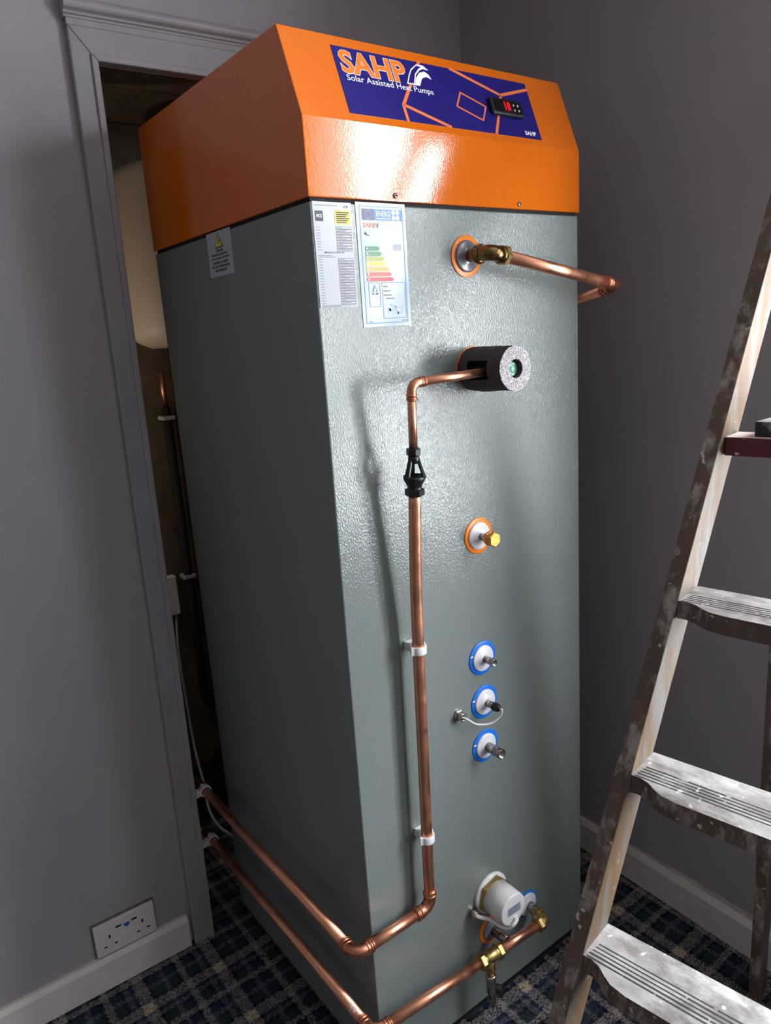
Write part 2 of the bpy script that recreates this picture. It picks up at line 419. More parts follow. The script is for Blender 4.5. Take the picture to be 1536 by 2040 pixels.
# ================================================================== SETTING
XL, YB = -4.0, -3.2                     # far sides of the room behind the camera
floor = struct(MB().box((XL, YB, -0.05), (WX + 0.2, 1.14, 0.0), tr=rm).build('floor', 'carpet'))
struct(MB().box((XL - .2, YB - .2, CEIL), (WX + 0.2, WY + 0.10, CEIL + 0.05), tr=rm).build('ceiling', 'ceiling'))
# door wall with the cupboard opening (leans a touch, like the old frame)
OPL, OPR, OPT = -0.126, 0.735, 2.079
m = MB()
m.box((XL, WY, 0), (OPL, WY + 0.10, OPT), tr=rm); m.box((OPR, WY, 0), (WX + 0.2, WY + 0.10, OPT), tr=rm); m.box((XL, WY, OPT), (WX + 0.2, WY + 0.10, CEIL), tr=rm)
struct(m.build('wall_back', 'wall'))
m = MB(); y0, y1, z0, z1 = WIN
yk = YB
for (ya, yb, z0, z1) in (WIN2, WIN):
    m.box((WX, yk, 0), (WX + 0.2, ya, CEIL), tr=rm); yk = yb
    m.box((WX, ya, 0), (WX + 0.2, yb, z0), tr=rm); m.box((WX, ya, z1), (WX + 0.2, yb, CEIL), tr=rm)
m.box((WX, yk, 0), (WX + 0.2, WY, CEIL), tr=rm)
struct(m.build('wall_right', 'wall'))
struct(MB().box((XL - 0.2, YB, 0), (XL, WY + 0.1, CEIL), tr=rm).build('wall_left', 'wall'))
struct(MB().box((XL - 0.2, YB - 0.2, 0), (WX + 0.2, YB, CEIL), tr=rm).build('wall_front', 'wall'))
# the window the daylight comes through
fw = 0.04
for wn, (y0, y1, z0, z1) in (('window_1', WIN), ('window_2', WIN2)):
    m = MB()
    m.box((WX + .14, y0, z0), (WX + .19, y0 + fw, z1), tr=rm); m.box((WX + .14, y1 - fw, z0), (WX + .19, y1, z1), tr=rm)
    m.box((WX + .14, y0 + fw, z0), (WX + .19, y1 - fw, z0 + fw), tr=rm); m.box((WX + .14, y0 + fw, z1 - fw), (WX + .19, y1 - fw, z1), tr=rm)
    wf = struct(m.build(wn, 'white_plastic'))
    MB().box((WX + .145, y0 + fw, 1.62), (WX + .185, y1 - fw, 1.66), tr=rm).build('transom', 'white_plastic', wf)
    if z0 > .5: MB().box((WX - .03, y0 - .04, z0 - .03), (WX + .14, y1 + .04, z0), tr=rm).build('window_sill', 'white_plastic', wf)

# skirting boards
def skirt(name, x0, x1, h, side, wavy):
    m = MB(); n = 46
    prof = [(0.0, 0.0), (0.016, 0.0), (0.016, h * 0.86), (0.009, h), (0.0, h)]
    def P(t, d, z): return rm(t, WY - d, z) if side == 'b' else rm(WX - d, t, z)
    o = len(m.v); k = len(prof)
    for i in range(n + 1):
        t = x0 + (x1 - x0) * i / n
        for d, z in prof: m.v.append(tuple(P(t, d, z)))
    for i in range(n):
        for j in range(k):
            j2 = (j + 1) % k; m.f.append((o + i * k + j, o + i * k + j2, o + (i + 1) * k + j2, o + (i + 1) * k + j)); m.mi.append(0); m.sm.append(False)
    m.f.append(tuple(o + j for j in range(k))); m.f.append(tuple(o + n * k + j for j in reversed(range(k)))); m.mi += [0, 0]; m.sm += [False, False]
    sk = struct(m.build(name, 'skirt'))
    # uneven old paint line where the board meets the wall
    m = MB(); rnd = random.Random(3 if side == 'b' else 5); top = []
    for i in range(n + 1):
        t = x0 + (x1 - x0) * i / n
        top.append(h + wavy * (0.45 + 0.4 * math.sin(i * 0.55 + 1) * math.sin(i * 0.21) + rnd.uniform(-.12, .12)))
    for i in range(n):
        ta = x0 + (x1 - x0) * i / n; tb = x0 + (x1 - x0) * (i + 1) / n
        m.hexa([P(ta, 0.0, h * .95), P(tb, 0.0, h * .95), P(tb, 0.0022, h * .95), P(ta, 0.0022, h * .95), P(ta, 0.0, top[i]), P(tb, 0.0, top[i + 1]), P(tb, 0.0022, top[i + 1]), P(ta, 0.0022, top[i])])
    m.build('paint_line', 'skirt_edge', sk)
    return sk
skirt('baseboard_back', XL, -0.176, 0.086, 'b', 0.006)
skirt('baseboard_right', YB, WY, 0.094, 'r', 0.016)

# door surround: two jamb boards, mitred head, moulded cornice (the old frame leans)
def lean(z): return -0.020 * (1 - z / 2.08)
def arch(x, d, z): return rm(x + lean(z), WY - d, z)
oi, oo = -0.0965, -0.147
hd = 2.079; ho = 2.140
ar = MB()
ar.hexa([arch(oo, 0, 0), arch(oi, 0, 0), arch(oi, .020, 0), arch(oo, .020, 0), arch(oo, 0, ho), arch(oi, 0, hd), arch(oi, .020, hd), arch(oo, .020, ho)])
tr1 = struct(ar.build('trim_1', 'trim', bevel=0.003))
m = MB(); m.hexa([arch(oi - .013, .019, 0), arch(oi, .019, 0), arch(oi, .026, 0), arch(oi - .013, .026, 0), arch(oi - .013, .019, hd + .013), arch(oi, .019, hd), arch(oi, .026, hd), arch(oi - .013, .026, hd + .013)])
m.build('inner_bead', 'trim', tr1, bevel=0.002)
xr = 0.80
m = MB(); m.hexa([arch(oi, 0, hd), arch(xr, 0, hd), arch(xr, .020, hd), arch(oi, .020, hd), arch(oo, 0, ho), arch(xr, 0, ho), arch(xr, .020, ho), arch(oo, .020, ho)])
tr2 = struct(m.build('trim_2', 'trim', bevel=0.002))
m = MB(); m.hexa([arch(oi, .019, hd), arch(xr, .019, hd), arch(xr, .026, hd), arch(oi, .026, hd), arch(oi - .013, .019, hd + .013), arch(xr, .019, hd + .013), arch(xr, .026, hd + .013), arch(oi - .013, .026, hd + .013)])
m.build('inner_bead', 'trim', tr2, bevel=0.002)
# frieze band and moulded cornice (depth, height) swept along the head
m = MB(); m.hexa([arch(oo, 0, ho), arch(xr, 0, ho), arch(xr, .019, ho), arch(oo, .019, ho), arch(oo, 0, ho + .012), arch(xr, 0, ho + .012), arch(xr, .019, ho + .012), arch(oo, .019, ho + .012)])
struct(m.build('trim_9', 'trim'))
hc = ho + .012
pr = [(0, 0), (.021, 0), (.021, .004), (.025, .006), (.025, .010), (.028, .012)] + [(.028 + .008 * math.sin(k * math.pi / 8), .012 + .011 * (1 - math.cos(k * math.pi / 8))) for k in range(1, 9)] + [(.016, .036), (0, .038)]
m = MB(); m.prism([rm(oo - .004, WY - d, hc + z) for d, z in pr], rm(xr, WY, 0) - rm(oo - .004, WY, 0))
struct(m.build('trim_3', 'trim'))
m = MB(); m.box((OPR - .005, WY - .02, 0), (OPR + .06, WY, hd), tr=rm)
struct(m.build('trim_4', 'trim'))
# door lining (jamb) inside the opening
m = MB(); m.box((OPL - .004, WY + .001, 0), (OPL + .012, WY + .13, OPT), tr=rm)
struct(m.build('trim_5', 'trim'))
m = MB(); m.box((OPL + .012, WY + .001, OPT - 0.001), (OPR, WY + .10, OPT + .02), tr=rm)
struct(m.build('trim_6', 'old_wood'))

# cupboard behind the opening
CB = 1.12; CZ = 2.105
m = MB(); m.box((-.6, CB, 0), (1.1, CB + .05, 2.4), tr=rm); struct(m.build('wall_cupboard_back', 'cup_wall'))
m = MB(); m.box((-.6, WY + .10, 0), (-.55, CB, 2.4), tr=rm); struct(m.build('wall_cupboard_left', 'cup_wall'))
m = MB(); m.box((1.05, WY + .10, 0), (1.1, CB, 2.4), tr=rm); struct(m.build('wall_cupboard_right', 'cup_wall'))
cc = struct(MB().box((-.6, WY + .10, CZ + .02), (1.1, CB, CZ + .04), tr=rm).build('ceiling_cupboard', 'cup_dark'))
for i in range(4):
    ya = WY + .104 + i * .094
    MB().box((-.55, ya, CZ), (1.05, ya + .0915, CZ + .019 + .001 * (i % 2)), tr=rm).build('plank', 'old_wood', cc)
sk = MB().box((-.55, CB - .018, 0), (1.05, CB, .20), tr=rm).build('baseboard_cupboard', 'cup_dark'); struct(sk)
a = atY(212, 245, CB - .02); b = atY(231, 245, CB - .02)
m = MB(); m.box((-0.2, CB - .014, .2), (a.x + .052, CB - .001, CZ - .002), tr=rm); struct(m.build('trim_7', 'old_wood'))
m = MB(); m.box((a.x + .056, CB - .016, .2), (a.x + .064, CB - .001, CZ - .03), tr=rm); struct(m.build('trim_8', 'cup_dark'))

# ================================================================== HEAT PUMP UNIT
W_, D_, HB, HT, ZK, YT = 0.63, 0.6545, 1.7230, 1.9723, 1.8360, 0.0491
unit = empty('heat_pump_unit', (W_ / 2, D_ / 2, 0), 'tall grey steel heat pump hot water unit with orange sloped hood', 'heat pump')
m = MB(); m.box((0, 0, 0.028), (W_, D_, HB - .006)); casing = m.build('casing', 'grey_steel', unit, bevel=0.0025)
MB().box((0.012, 0.012, 0), (W_ - .012, D_ - .012, 0.028)).build('plinth', 'rubber', unit)
MB().box((0.004, 0.004, HB - .006), (W_ - .004, D_ - .004, HB)).build('shadow_gap', 'rubber', unit)  # inset black strip: shade of the gap under the hood put in as colour
ov = 0.0025
prof = [(-ov, HB), (-ov, ZK), (YT, HT), (D_, HT), (D_, HB)]
m = MB(); m.prism([V((-ov, y, z)) for y, z in prof], (W_ + 2 * ov, 0, 0)); hood = m.build('hood', 'orange_steel', unit, bevel=0.0018)
hood['label'] = 'glossy orange sheet metal hood with sloped front'
FR = ((0, -ov, ZK), (1, 0, 0), (0, YT + ov, HT - ZK))
FN = V((1, 0, 0)).cross(V((0, YT + ov, HT - ZK)).normalized())
FO = V((0, -ov, ZK)); FW = V((0, YT + ov, HT - ZK)).normalized()
def fas(u, v):
    P = plane(u, v, FN, FN.dot(FO)); return (P.x, (P - FO).dot(FW))
def fz(cx, cy): return fas(540 + cx / 2.4, 30 + cy / 2.4)       # coordinates read off an enlarged crop
fl = Flat(FO, (1, 0, 0), FW)
x0, x1, v0, v1 = 0.0885, 0.5285, 0.0130, 0.1275
m = MB(); m.prism([fl.P(x0, v0), fl.P(x1, v0), fl.P(x1, v1), fl.P(x0, v1)], fl.N * 0.0006)
fascia = m.build('fascia_panel', 'blue_print', unit); fascia['label'] = 'blue printed fascia panel'
LW = 0.0058; L1 = 0.0009
def clampf(p): return (min(max(p[0], x0), x1), min(max(p[1], v0), v1))
f = Flat(FO, (1, 0, 0), FW)
f.line([clampf(fz(700, 215)), fz(632, 432), clampf(fz(656, 508))], LW, L1); f.line([fz(638, 432), clampf(fz(862, 540))], LW, L1)
f.line([clampf(fz(850, 255)), fz(1095, 385), clampf(fz(1225, 360))], LW, L1); f.line([fz(1097, 385), clampf(fz(1080, 575))], LW, L1)
q = [fz(903, 372), fz(1025, 440), fz(1014, 505), fz(888, 437)]; f.line(q + [q[0]], 0.0032, L1)
f.build('pattern_lines', 'orange_print', fascia)
a, b, c = fz(345, 282), fz(333, 168), fz(655, 325)
text_on('brand_outline', 'SAHP', 'white_print', FO, (1, 0, 0), FW, a[0] - .0009, a[1] + .0010, c[0] + .0009, b[1] + .0009, fascia, 0.0012, 0.050)
text_on('brand_lettering', 'SAHP', 'orange_logo', FO, (1, 0, 0), FW, a[0], a[1] + .0019, c[0], b[1], fascia, 0.0016, 0.030)
a, c = fz(364, 312), fz(780, 393); b = fz(362, 285)
text_on('tagline', 'Solar Assisted Heat Pumps', 'white_print', FO, (1, 0, 0), FW, a[0], a[1] - .0035, c[0], b[1], fascia, 0.0014, 0.004)
a, c = fz(1216, 575), fz(1268, 582); b = fz(1214, 555)
text_on('brand_lettering', 'SAHP', 'white_print', FO, (1, 0, 0), FW, a[0], a[1], c[0], b[1], fascia, 0.0012, 0.03)
f = Flat(FO, (1, 0, 0), FW)
def P_(l): return [fz(*p) for p in l]
f.poly(P_([(648, 330), (655, 290), (664, 262), (690, 239), (722, 245), (750, 270), (722, 262), (706, 268), (690, 290), (686, 336)]), 0.0018)
f.poly(P_([(654, 327), (661, 290), (668, 268), (690, 246), (712, 252), (700, 262), (684, 286), (680, 331)]), 0.0021, 1)
f.poly(P_([(686, 340), (690, 305), (704, 280), (728, 274), (748, 288), (765, 314), (738, 300), (718, 308), (710, 342)]), 0.0021)
f.line([fz(648, 330), fz(708, 341)], 0.0014, 0.0019)
f.build('wave_logo', ['white_print', 'blue_print'], fascia)

# digital controller
cx0, cx1, cv0, cv1 = 0.4085, 0.4885, 0.0485, 0.0805
m = MB(); m.prism([fl.P(cx0, cv0, .0006), fl.P(cx1, cv0, .0006), fl.P(cx1, cv1, .0006), fl.P(cx0, cv1, .0006)], fl.N * 0.009)
ctrl = m.build('controller', 'black', unit, bevel=0.0035, seg=3); ctrl['label'] = 'black digital temperature controller'
m = MB(); m.prism([fl.P(cx0 + .006, cv0 + .005, .0094), fl.P(cx1 - .006, cv0 + .005, .0094), fl.P(cx1 - .006, cv1 - .005, .0094), fl.P(cx0 + .006, cv1 - .005, .0094)], fl.N * 0.0008)
m.build('display_window', 'lcd', ctrl)
text_on('display_digits', '18', 'led', FO, (1, 0, 0), FW, .440, .0565, .4545, .0725, ctrl, 0.0104, 0.02)
f = Flat(FO, (1, 0, 0), FW); f.rect(.4375, .0535, .457, .0755, .0103); f.build('display_glow', plain('dark_red_screen', (74, 8, 18), 0.3), ctrl)
for bx_ in (.4635, .4745):
    for bv in (.0580, .0680):
        m = MB(); m.lathe(fl.P(bx_, bv, .0100), fl.N, [(0, .0022), (.0010, .0022), (.0014, .0016)], 12); m.build('button', 'cable_grey', ctrl)
for px, py in ((787, 390), (1034, 407)):
    P = atY(px, py, -ov); m = MB()
    m.lathe(P, (0, -1, 0), [(0, .0046), (.0012, .0044), (.0026, .0030), (.0027, .0012)], 18); s_ = m.build('screw', 'steel', unit)
    MB().lathe(P + V((0, -.0026, 0)), (0, -1, 0), [(0, .0018), (.0004, .0018)], 6, smooth=False).build('socket_recess', 'rubber', s_)

# --- labels on the front panel: traced in panel coordinates (x, z)
def fr(cx, cy, y=-.001):                                # enlarged crop of the labels -> panel x, z
    P = atY(590 + cx / 5.908, 380 + cy / 5.908, y); return (P.x, P.z)
def label_plate(name, x0, z0, x1, z1, mat, lab):
    m = MB(); m.box((x0, -.0010, z0), (x1, 0.0, z1)); o = m.build(name, mat, unit); o['label'] = lab; return o
PO, PU, PW = V((0, -.0010, 0)), V((1, 0, 0)), V((0, 0, 1))
# rating plate
ra = label_plate('rating_label', .0035, 1.5592, .0752, 1.7168, 'paper', 'white rating plate sticker with printed data rows')
f = Flat(PO, PU, PW); rx = .0035; H0, H1 = 1.5592, 1.7168
def RX(t): return .0035 + .0717 * t
def RZ(t): return 1.7168 - .1576 * t
f.rect(RX(.05), RZ(.18), RX(.25), RZ(.085), .0003, 0)
f.rect(RX(.55), RZ(.205), RX(.95), RZ(.075), .0003, 1)
for i in range(6): f.rect(RX(.585), RZ(.100 + i * .0185), RX(.93 - .04 * (i % 3)), RZ(.0895 + i * .0185), .0005, 0)
for rng, step in (((.225, .455), .0262), ((.525, .955), .0262)):
    z = rng[0]; i = 0
    while z < rng[1]:
        f.frame(RX(.56), RZ(z + step * .92), RX(.965), RZ(z), .0005, .0003, 2)
        f.rect(RX(.60), RZ(z + step * .58), RX(.60 + .12 + .10 * ((i * 7) % 3)), RZ(z + step * .36), .0004, 3)
        f.rect(RX(.05), RZ(z + step * .58), RX(.05 + .10 + .085 * ((i * 5) % 5)), RZ(z + step * .36), .0004, 3)
        z += step; i += 1
for k, (z, wd) in enumerate(((.030, .60), (.482, 0), (.498, .34), (.511, .44), (.975, .92), (.987, .5))):
    if wd: f.rect(RX(.05), RZ(z + .006), RX(.05 + wd), RZ(z), .0004, 3)
f.build('printed_rows', ['ink', 'yellow', 'ink', 'ink_grey'], ra)
text_on('lettering', 'MCS', 'white_print', PO, PU, PW, RX(.085), RZ(.148), RX(.215), RZ(.118), ra, .0006, 0.02)
text_on('lettering', 'MADE IN THE UK', 'ink', PO, PU, PW, RX(.22), RZ(.479), RX(.74), RZ(.464), ra, .0005, 0.01)
text_on('lettering', 'CE', 'ink', PO, PU, PW, RX(.80), RZ(.050), RX(.92), RZ(.028), ra, .0005, 0.02)
# energy label
EX0, EX1, EZ0, EZ1 = .0838, .1838, 1.5257, 1.7195
en = label_plate('energy_label', EX0, EZ0, EX1, EZ1, 'paper_blue', 'pale blue energy rating sticker with coloured efficiency bands')
def EX(t): return EX0 + (EX1 - EX0) * t
def EZ(t): return EZ1 - (EZ1 - EZ0) * t
f = Flat(PO, PU, PW)
f.frame(EX(.065), EZ(.972), EX(.945), EZ(.028), .0012, .0003, 0)
f.rect(EX(.115), EZ(.138), EX(.36), EZ(.050), .0004, 1); f.rect(EX(.36), EZ(.138), EX(.925), EZ(.050), .0004, 0)
for k in range(12): f.disc(EX(.237) + .0062 * math.cos(k * math.pi / 6), EZ(.094) + .0062 * math.sin(k * math.pi / 6), .0006, .0006, 2, 6)
for cx_, cz_ in ((.75, .072), (.835, .072), (.75, .115), (.835, .115)): f.disc(EX(cx_), EZ(cz_), .0038, .0006, 3)
f.frame(EX(.155), EZ(.835), EX(.385), EZ(.635), .0008, .0004, 0); f.frame(EX(.425), EZ(.935), EX(.915), EZ(.635), .0008, .0004, 0)
bands = [(.345, .255), (.387, .295), (.427, .34), (.467, .385), (.510, .43), (.552, .475), (.593, .515)]
for i, (z, wd) in enumerate(bands):
    hgt = .034; xa = .135; xb = xa + wd
    f.poly([(EX(xa), EZ(z + hgt)), (EX(xb), EZ(z + hgt)), (EX(xb + .04), EZ(z + hgt / 2)), (EX(xb), EZ(z)), (EX(xa), EZ(z))], .0005, 4 + i)
f.poly([(EX(.225), EZ(.70)), (EX(.275), EZ(.655)), (EX(.325), EZ(.70)), (EX(.325), EZ(.715)), (EX(.225), EZ(.715))], .0005, 0)
f.poly([(EX(.245), EZ(.708)), (EX(.29), EZ(.672)), (EX(.29), EZ(.712))], .0007, 3)
# faint pale-blue map of little blobs and the sun-bleached class arrow
rnd = random.Random(11)
for k in range(26):
    x = rnd.gauss(.68, .10); z = rnd.gauss(.855, .032); r = rnd.uniform(.001, .0032)
    if .47 < x < .87 and .78 < z < .92: f.disc(EX(x), EZ(z), r, .0005, 11, 7)
f.poly([(EX(.74), EZ(.375)), (EX(.70), EZ(.35)), (EX(.74), EZ(.325)), (EX(.88), EZ(.325)), (EX(.88), EZ(.375))], .0005, 12)
f.rect(EX(.135), EZ(.252), EX(.185), EZ(.240), .0005, 13); f.rect(EX(.15), EZ(.240), EX(.165), EZ(.228), .0005, 13); f.rect(EX(.175), EZ(.262), EX(.187), EZ(.240), .0005, 13)
M['pale_blue'] = plain('pale_blue_print', (170, 190, 216), 0.35); M['pale_grey'] = plain('faded_grey_print', (150, 158, 168), 0.35)
f.build('printed_artwork', ['sky_print', 'eu_print', 'yellow', 'white_print'] + ['band%d' % i for i in range(7)] + ['pale_blue', 'pale_grey', 'ink'], en)
text_on('lettering', 'ENERG', 'white_print', PO, PU, PW, EX(.395), EZ(.106), EX(.685), EZ(.064), en, .0008, 0.012)
f = Flat(PO, PU, PW)
f.rect(EX(.395), EZ(.127), EX(.685), EZ(.119), .0006)
f.build('small_print', 'pale_blue', en)
text_on('lettering', 'SAHP', 'orange_print', PO, PU, PW, EX(.125), EZ(.198), EX(.395), EZ(.158), en, .0006, 0.02)
f = Flat(PO, PU, PW); f.poly([(EX(.40), EZ(.195)), (EX(.405), EZ(.165)), (EX(.445), EZ(.155)), (EX(.425), EZ(.172)), (EX(.43), EZ(.195))], .0006); f.build('wave_mark', 'eu_print', en)
text_on('lettering', 'XL', 'ink', PO, PU, PW, EX(.195), EZ(.262), EX(.24), EZ(.250), en, .0006, 0.02)
text_on('lettering', '41 dB', 'ink', PO, PU, PW, EX(.205), EZ(.735), EX(.345), EZ(.722), en, .0006, 0.02)
for i, (z, ch) in enumerate(zip([b[0] for b in bands], 'ABCDEFG')):
    text_on('lettering', ch, 'white_print', PO, PU, PW, EX(.155), EZ(z + .027), EX(.185), EZ(z + .007), en, .0009, 0.02)
f = Flat(PO, PU, PW)
for x, z, wd in ((.45, .665, .10), (.45, .700, .14), (.45, .735, .16), (.50, .763, .17)): f.rect(EX(x), EZ(z + .010), EX(x + wd), EZ(z), .0005)
f.rect(EX(.12), EZ(.960), EX(.19), EZ(.952), .0005); f.rect(EX(.80), EZ(.960), EX(.93), EZ(.952), .0005)
f.build('small_print', 'ink_grey', en)['kind'] = 'stuff'
# warning label on the left side (reads along -y)
SO, SU, SW = V((-.0010, 0, 0)), V((0, -1, 0)), V((0, 0, 1))
m = MB(); m.box((-.0010, .2760, 1.6400), (0, .3780, 1.7200)); wl = m.build('warning_label', 'paper', unit); wl['label'] = 'white electric shock warning sticker'
f = Flat(SO, SU, SW); wx0 = -.3780; cxm = -.3270
f.poly([(cxm - .018, 1.6905), (cxm + .018, 1.6905), (cxm, 1.7165)], .0003, 0); f.poly([(cxm - .0145, 1.6925), (cxm + .0145, 1.6925), (cxm, 1.7135)], .0005, 1)
f.poly([(cxm + .003, 1.708), (cxm - .003, 1.7015), (cxm + .0008, 1.7015), (cxm - .001, 1.6945), (cxm + .004, 1.7035), (cxm + .0005, 1.7035)], .0007, 0)
f.build('warning_triangle', ['ink', 'yellow'], wl)
for k, (s_, wd) in enumerate((('WARNING', .030), ('RISK OF ELECTRIC SHOCK', .068), ('CAN CAUSE INJURY OR DEATH', .080), ('DISCONNECT ALL REMOTE', .068), ('ELECTRIC POWER SUPPLIES', .076), ('BEFORE SERVICING', .052))):
    z = 1.6838 - k * .0070; text_on('lettering', s_, 'ink', SO, SU, SW, cxm - wd / 2, z, cxm + wd / 2, z + .0043, wl, .0004, 0.025)

# --- ports
def port(x, z, ring, cap='cap_white', r_st=.0075, y_st=-.035, stub='steel', hollow=True, tab=True, R=.036):
    m = MB(); m.lathe((x, 0.0005, z), (0, -1, 0), [(0, .0275), (.0052, .0275), (.0064, .0268), (.0072, .0245), (.0078, .018), (.0098, .0145), (.0108, .0100), (.0110, .004)], 40)
    p = m.build('port', cap, unit)
    m = MB(); m.lathe((x, 0.0, z), (0, -1, 0), [(-.0002, .027), (-.0002, R), (.0018, R), (.0022, R - .0006), (.0022, .027)], 48, cap=False); m.build('collar', ring, p)
    if tab:
        q = Flat((x, -.0022, z), (1, 0, 0), (0, 0, 1)); q.rect(-.0335, .0095, -.0265, .0125, .0004); q.build('collar_tab', 'white_print', p)
    if r_st:
        m = MB(); L = -y_st
        if hollow: m.lathe((x, -.009, z), (0, -1, 0), [(0, r_st), (L - .0092, r_st), (L - .009, r_st * .97), (L - .009, r_st * .80), (L - .026, r_st * .78)], 28)
        else: m.lathe((x, -.009, z), (0, -1, 0), [(0, r_st), (L - .009, r_st)], 28)
        m.build('stub_pipe', stub, p)
    return p
port(.3192, 1.6382, 'ring_orange', 'cap_grey', .0110, -.040, 'copper_dull', False, False)
port(.3236, 1.4415, 'ring_orange', 'cap_grey', .0110, -.030, 'steel', False, False, R=.0395)
p3 = port(.3226, 1.1183, 'ring_orange', 'cap_white', .0075, -.030, 'steel', False, False)
m = MB(); m.hexnut((.3226, -.026, 1.1183), (0, -1, 0), .0245, .009, 0, .2); m.lathe((.3226, -.035, 1.1183), (0, -1, 0), [(0, .0122), (.004, .0122)], 24)
m.hexnut((.3226, -.0385, 1.1183), (0, -1, 0), .0265, .0095, 0, .55); m.build('brass_stop_end', 'brass_gold', p3)
port(.3208, .8602, 'ring_blue', y_st=-.036)
p5 = port(.3217, .7619, 'ring_blue', y_st=-.030, hollow=False)
port(.3198, .6616, 'ring_blue', r_st=.0105, y_st=-.050)
# sensor plug, its grey lead and the gland it goes back through
m = MB(); m.lathe((.3217, -.028, .7619), (0, -1, 0), [(0, .0085), (.003, .0092), (.010, .0088), (.014, .0074), (.017, .0050), (.019, .0030)], 14, smooth=False); m.build('sensor_plug', 'black', p5)
gp = V((.2484, 0, .7593))
m = MB(); m.hexnut(gp, (0, -1, 0), .0205, .006); m.lathe(gp + V((0, -.006, 0)), (0, -1, 0), [(0, .0092), (.010, .0092), (.011, .0084), (.011, .0058), (.004, .0055)], 22); gl = m.build('cable_gland', 'nickel', unit)
pts = [gp + V((0, -.010, -.001)), gp + V((.006, -.020, -.004)), atY(950, 1443, -.024), atY(978, 1441, -.036), atY(996, 1427, -.046), atY(1000, 1415, -.050), V((.3217, -.046, .7619))]
MB().sweep(bez(pts, 8), .0021, 10).build('sensor_lead', 'cable_white', unit)
p8 = port(.4330, .2010, 'ring_blue', 'cap_white', 0, tab=False, R=.0325)
p9 = port(.3170, .2050, 'ring_orange', 'cap_grey', .0110, -.050, 'steel', True, False)

# ================================================================== IMMERSION HEATER
IX, IZ = .317, .3005
imm = empty('immersion_heater', (IX, -.03, IZ - .04), 'white round immersion heater cap with brass nut and looping white lead', 'heater')
m = MB(); m.lathe((IX, 0, IZ), (0, -1, 0), [(.0001, .047), (.006, .047), (.009, .0445), (.010, .038)], 48); m.build('flange', 'white_plastic', imm)
MB().hexnut((IX, -.010, IZ), (0, -1, 0), .078, .010, 0, .25).build('nut', 'brass', imm)
m = MB(); m.lathe((IX, -.019, IZ), (0, -1, 0), [(0, .0385), (.030, .0372), (.050, .0362), (.0525, .0355), (.0532, .0335), (.0532, .001)], 48); cp = m.build('cap', 'white_plastic', imm)
f = Flat((IX, -.0723, IZ), (1, 0, 0), (0, 0, 1)); f.rect(-.0185, -.009, .0205, .0105, .0003, 0)
for k in range(5): f.rect(-.016, .0070 - k * .0034, -.016 + (.032 if k % 2 == 0 else .024), .0084 - k * .0034, .0005, 1)
f.build('data_label', ['silver_label', 'ink_grey'], cp)
m = MB(); m.box((IX - .001, -.0752, IZ - .0285), (IX + .010, -.0722, IZ - .0175)); m.box((IX + .001, -.0765, IZ - .026), (IX + .003, -.0750, IZ - .018)); m.box((IX + .006, -.0765, IZ - .026), (IX + .008, -.0750, IZ - .018)); m.build('lead_clamp', 'white_plastic', cp)
g7 = V((.2590, 0, .2834))
m = MB(); m.hexnut(g7, (0, -1, 0), .0205, .005); m.lathe(g7 + V((0, -.005, 0)), (0, -1, 0), [(0, .0090), (.013, .0090), (.014, .0082), (.014, .0060), (.006, .0058)], 22); m.build('cable_gland', 'nickel', imm)
pts = [g7 + V((0, -.012, 0)), g7 + V((.004, -.022, -.003)), atY(975, 1832, -.036), atY(998, 1845, -.055), atY(1014, 1848, -.070), atY(1023, 1842, -.078), V((IX + .004, -.0765, IZ - .024)), V((IX + .004, -.072, IZ - .021))]
MB().sweep(bez(pts, 8), .0044, 14).build('lead', 'cable_white', imm)

# ================================================================== HOT OUTLET PIPE
hx, hz = .3192, 1.6382
hot = empty('hot_outlet_pipe', (hx + .1, -.06, 1.60), 'copper pipe on tarnished brass elbow running out past the cabinet side', 'pipe')
yh = -.062
pc = V((hx, yh, hz))
e2h = atY(1228, 568, yh)
dx = (e2h - pc).normalized()
m = MB()
path = fillet([V((hx, -.030, hz)), pc, pc + dx * .034], .014, 8); m.sweep(path, .0138, 24)
m.lathe((hx, -.030, hz), (0, -1, 0), [(0, .0125), (.001, .0165), (.006, .0172), (.008, .0160)], 30)
m.hexnut(V((hx, -.032, hz)), (0, -1, 0), .030, .009, 0, .3)
m.lathe(pc + dx * .020, dx, [(0, .0150), (.006, .0158), (.009, .0150)], 30)
brs = m.build('compression_elbow', 'brass_dark', hot)
m = MB(); m.hexnut(pc + dx * .028, dx, .031, .011, 0, .1); m.build('compression_nut', 'brass', hot)
MB().sweep([pc + dx * .034, e2h], .0110, 28).build('pipe', 'copper', hot)
rd = (atX(1160, 594, e2h.x + .003) - e2h).normalized()
copper_elbow('end_elbow', e2h, -dx, rd, .0110, .020, .034, hot)
MB().sweep([e2h + rd * .02, e2h + rd * .45], .0110, 24).build('pipe', 'copper', hot)

# ================================================================== RELIEF VALVE + DISCHARGE PIPE
vx, vz = .3236, 1.4400
val = empty('relief_valve', (vx, -.06, vz - .04), 'relief valve wrapped in grey foam sleeve with pale green plug in its end', 'valve')
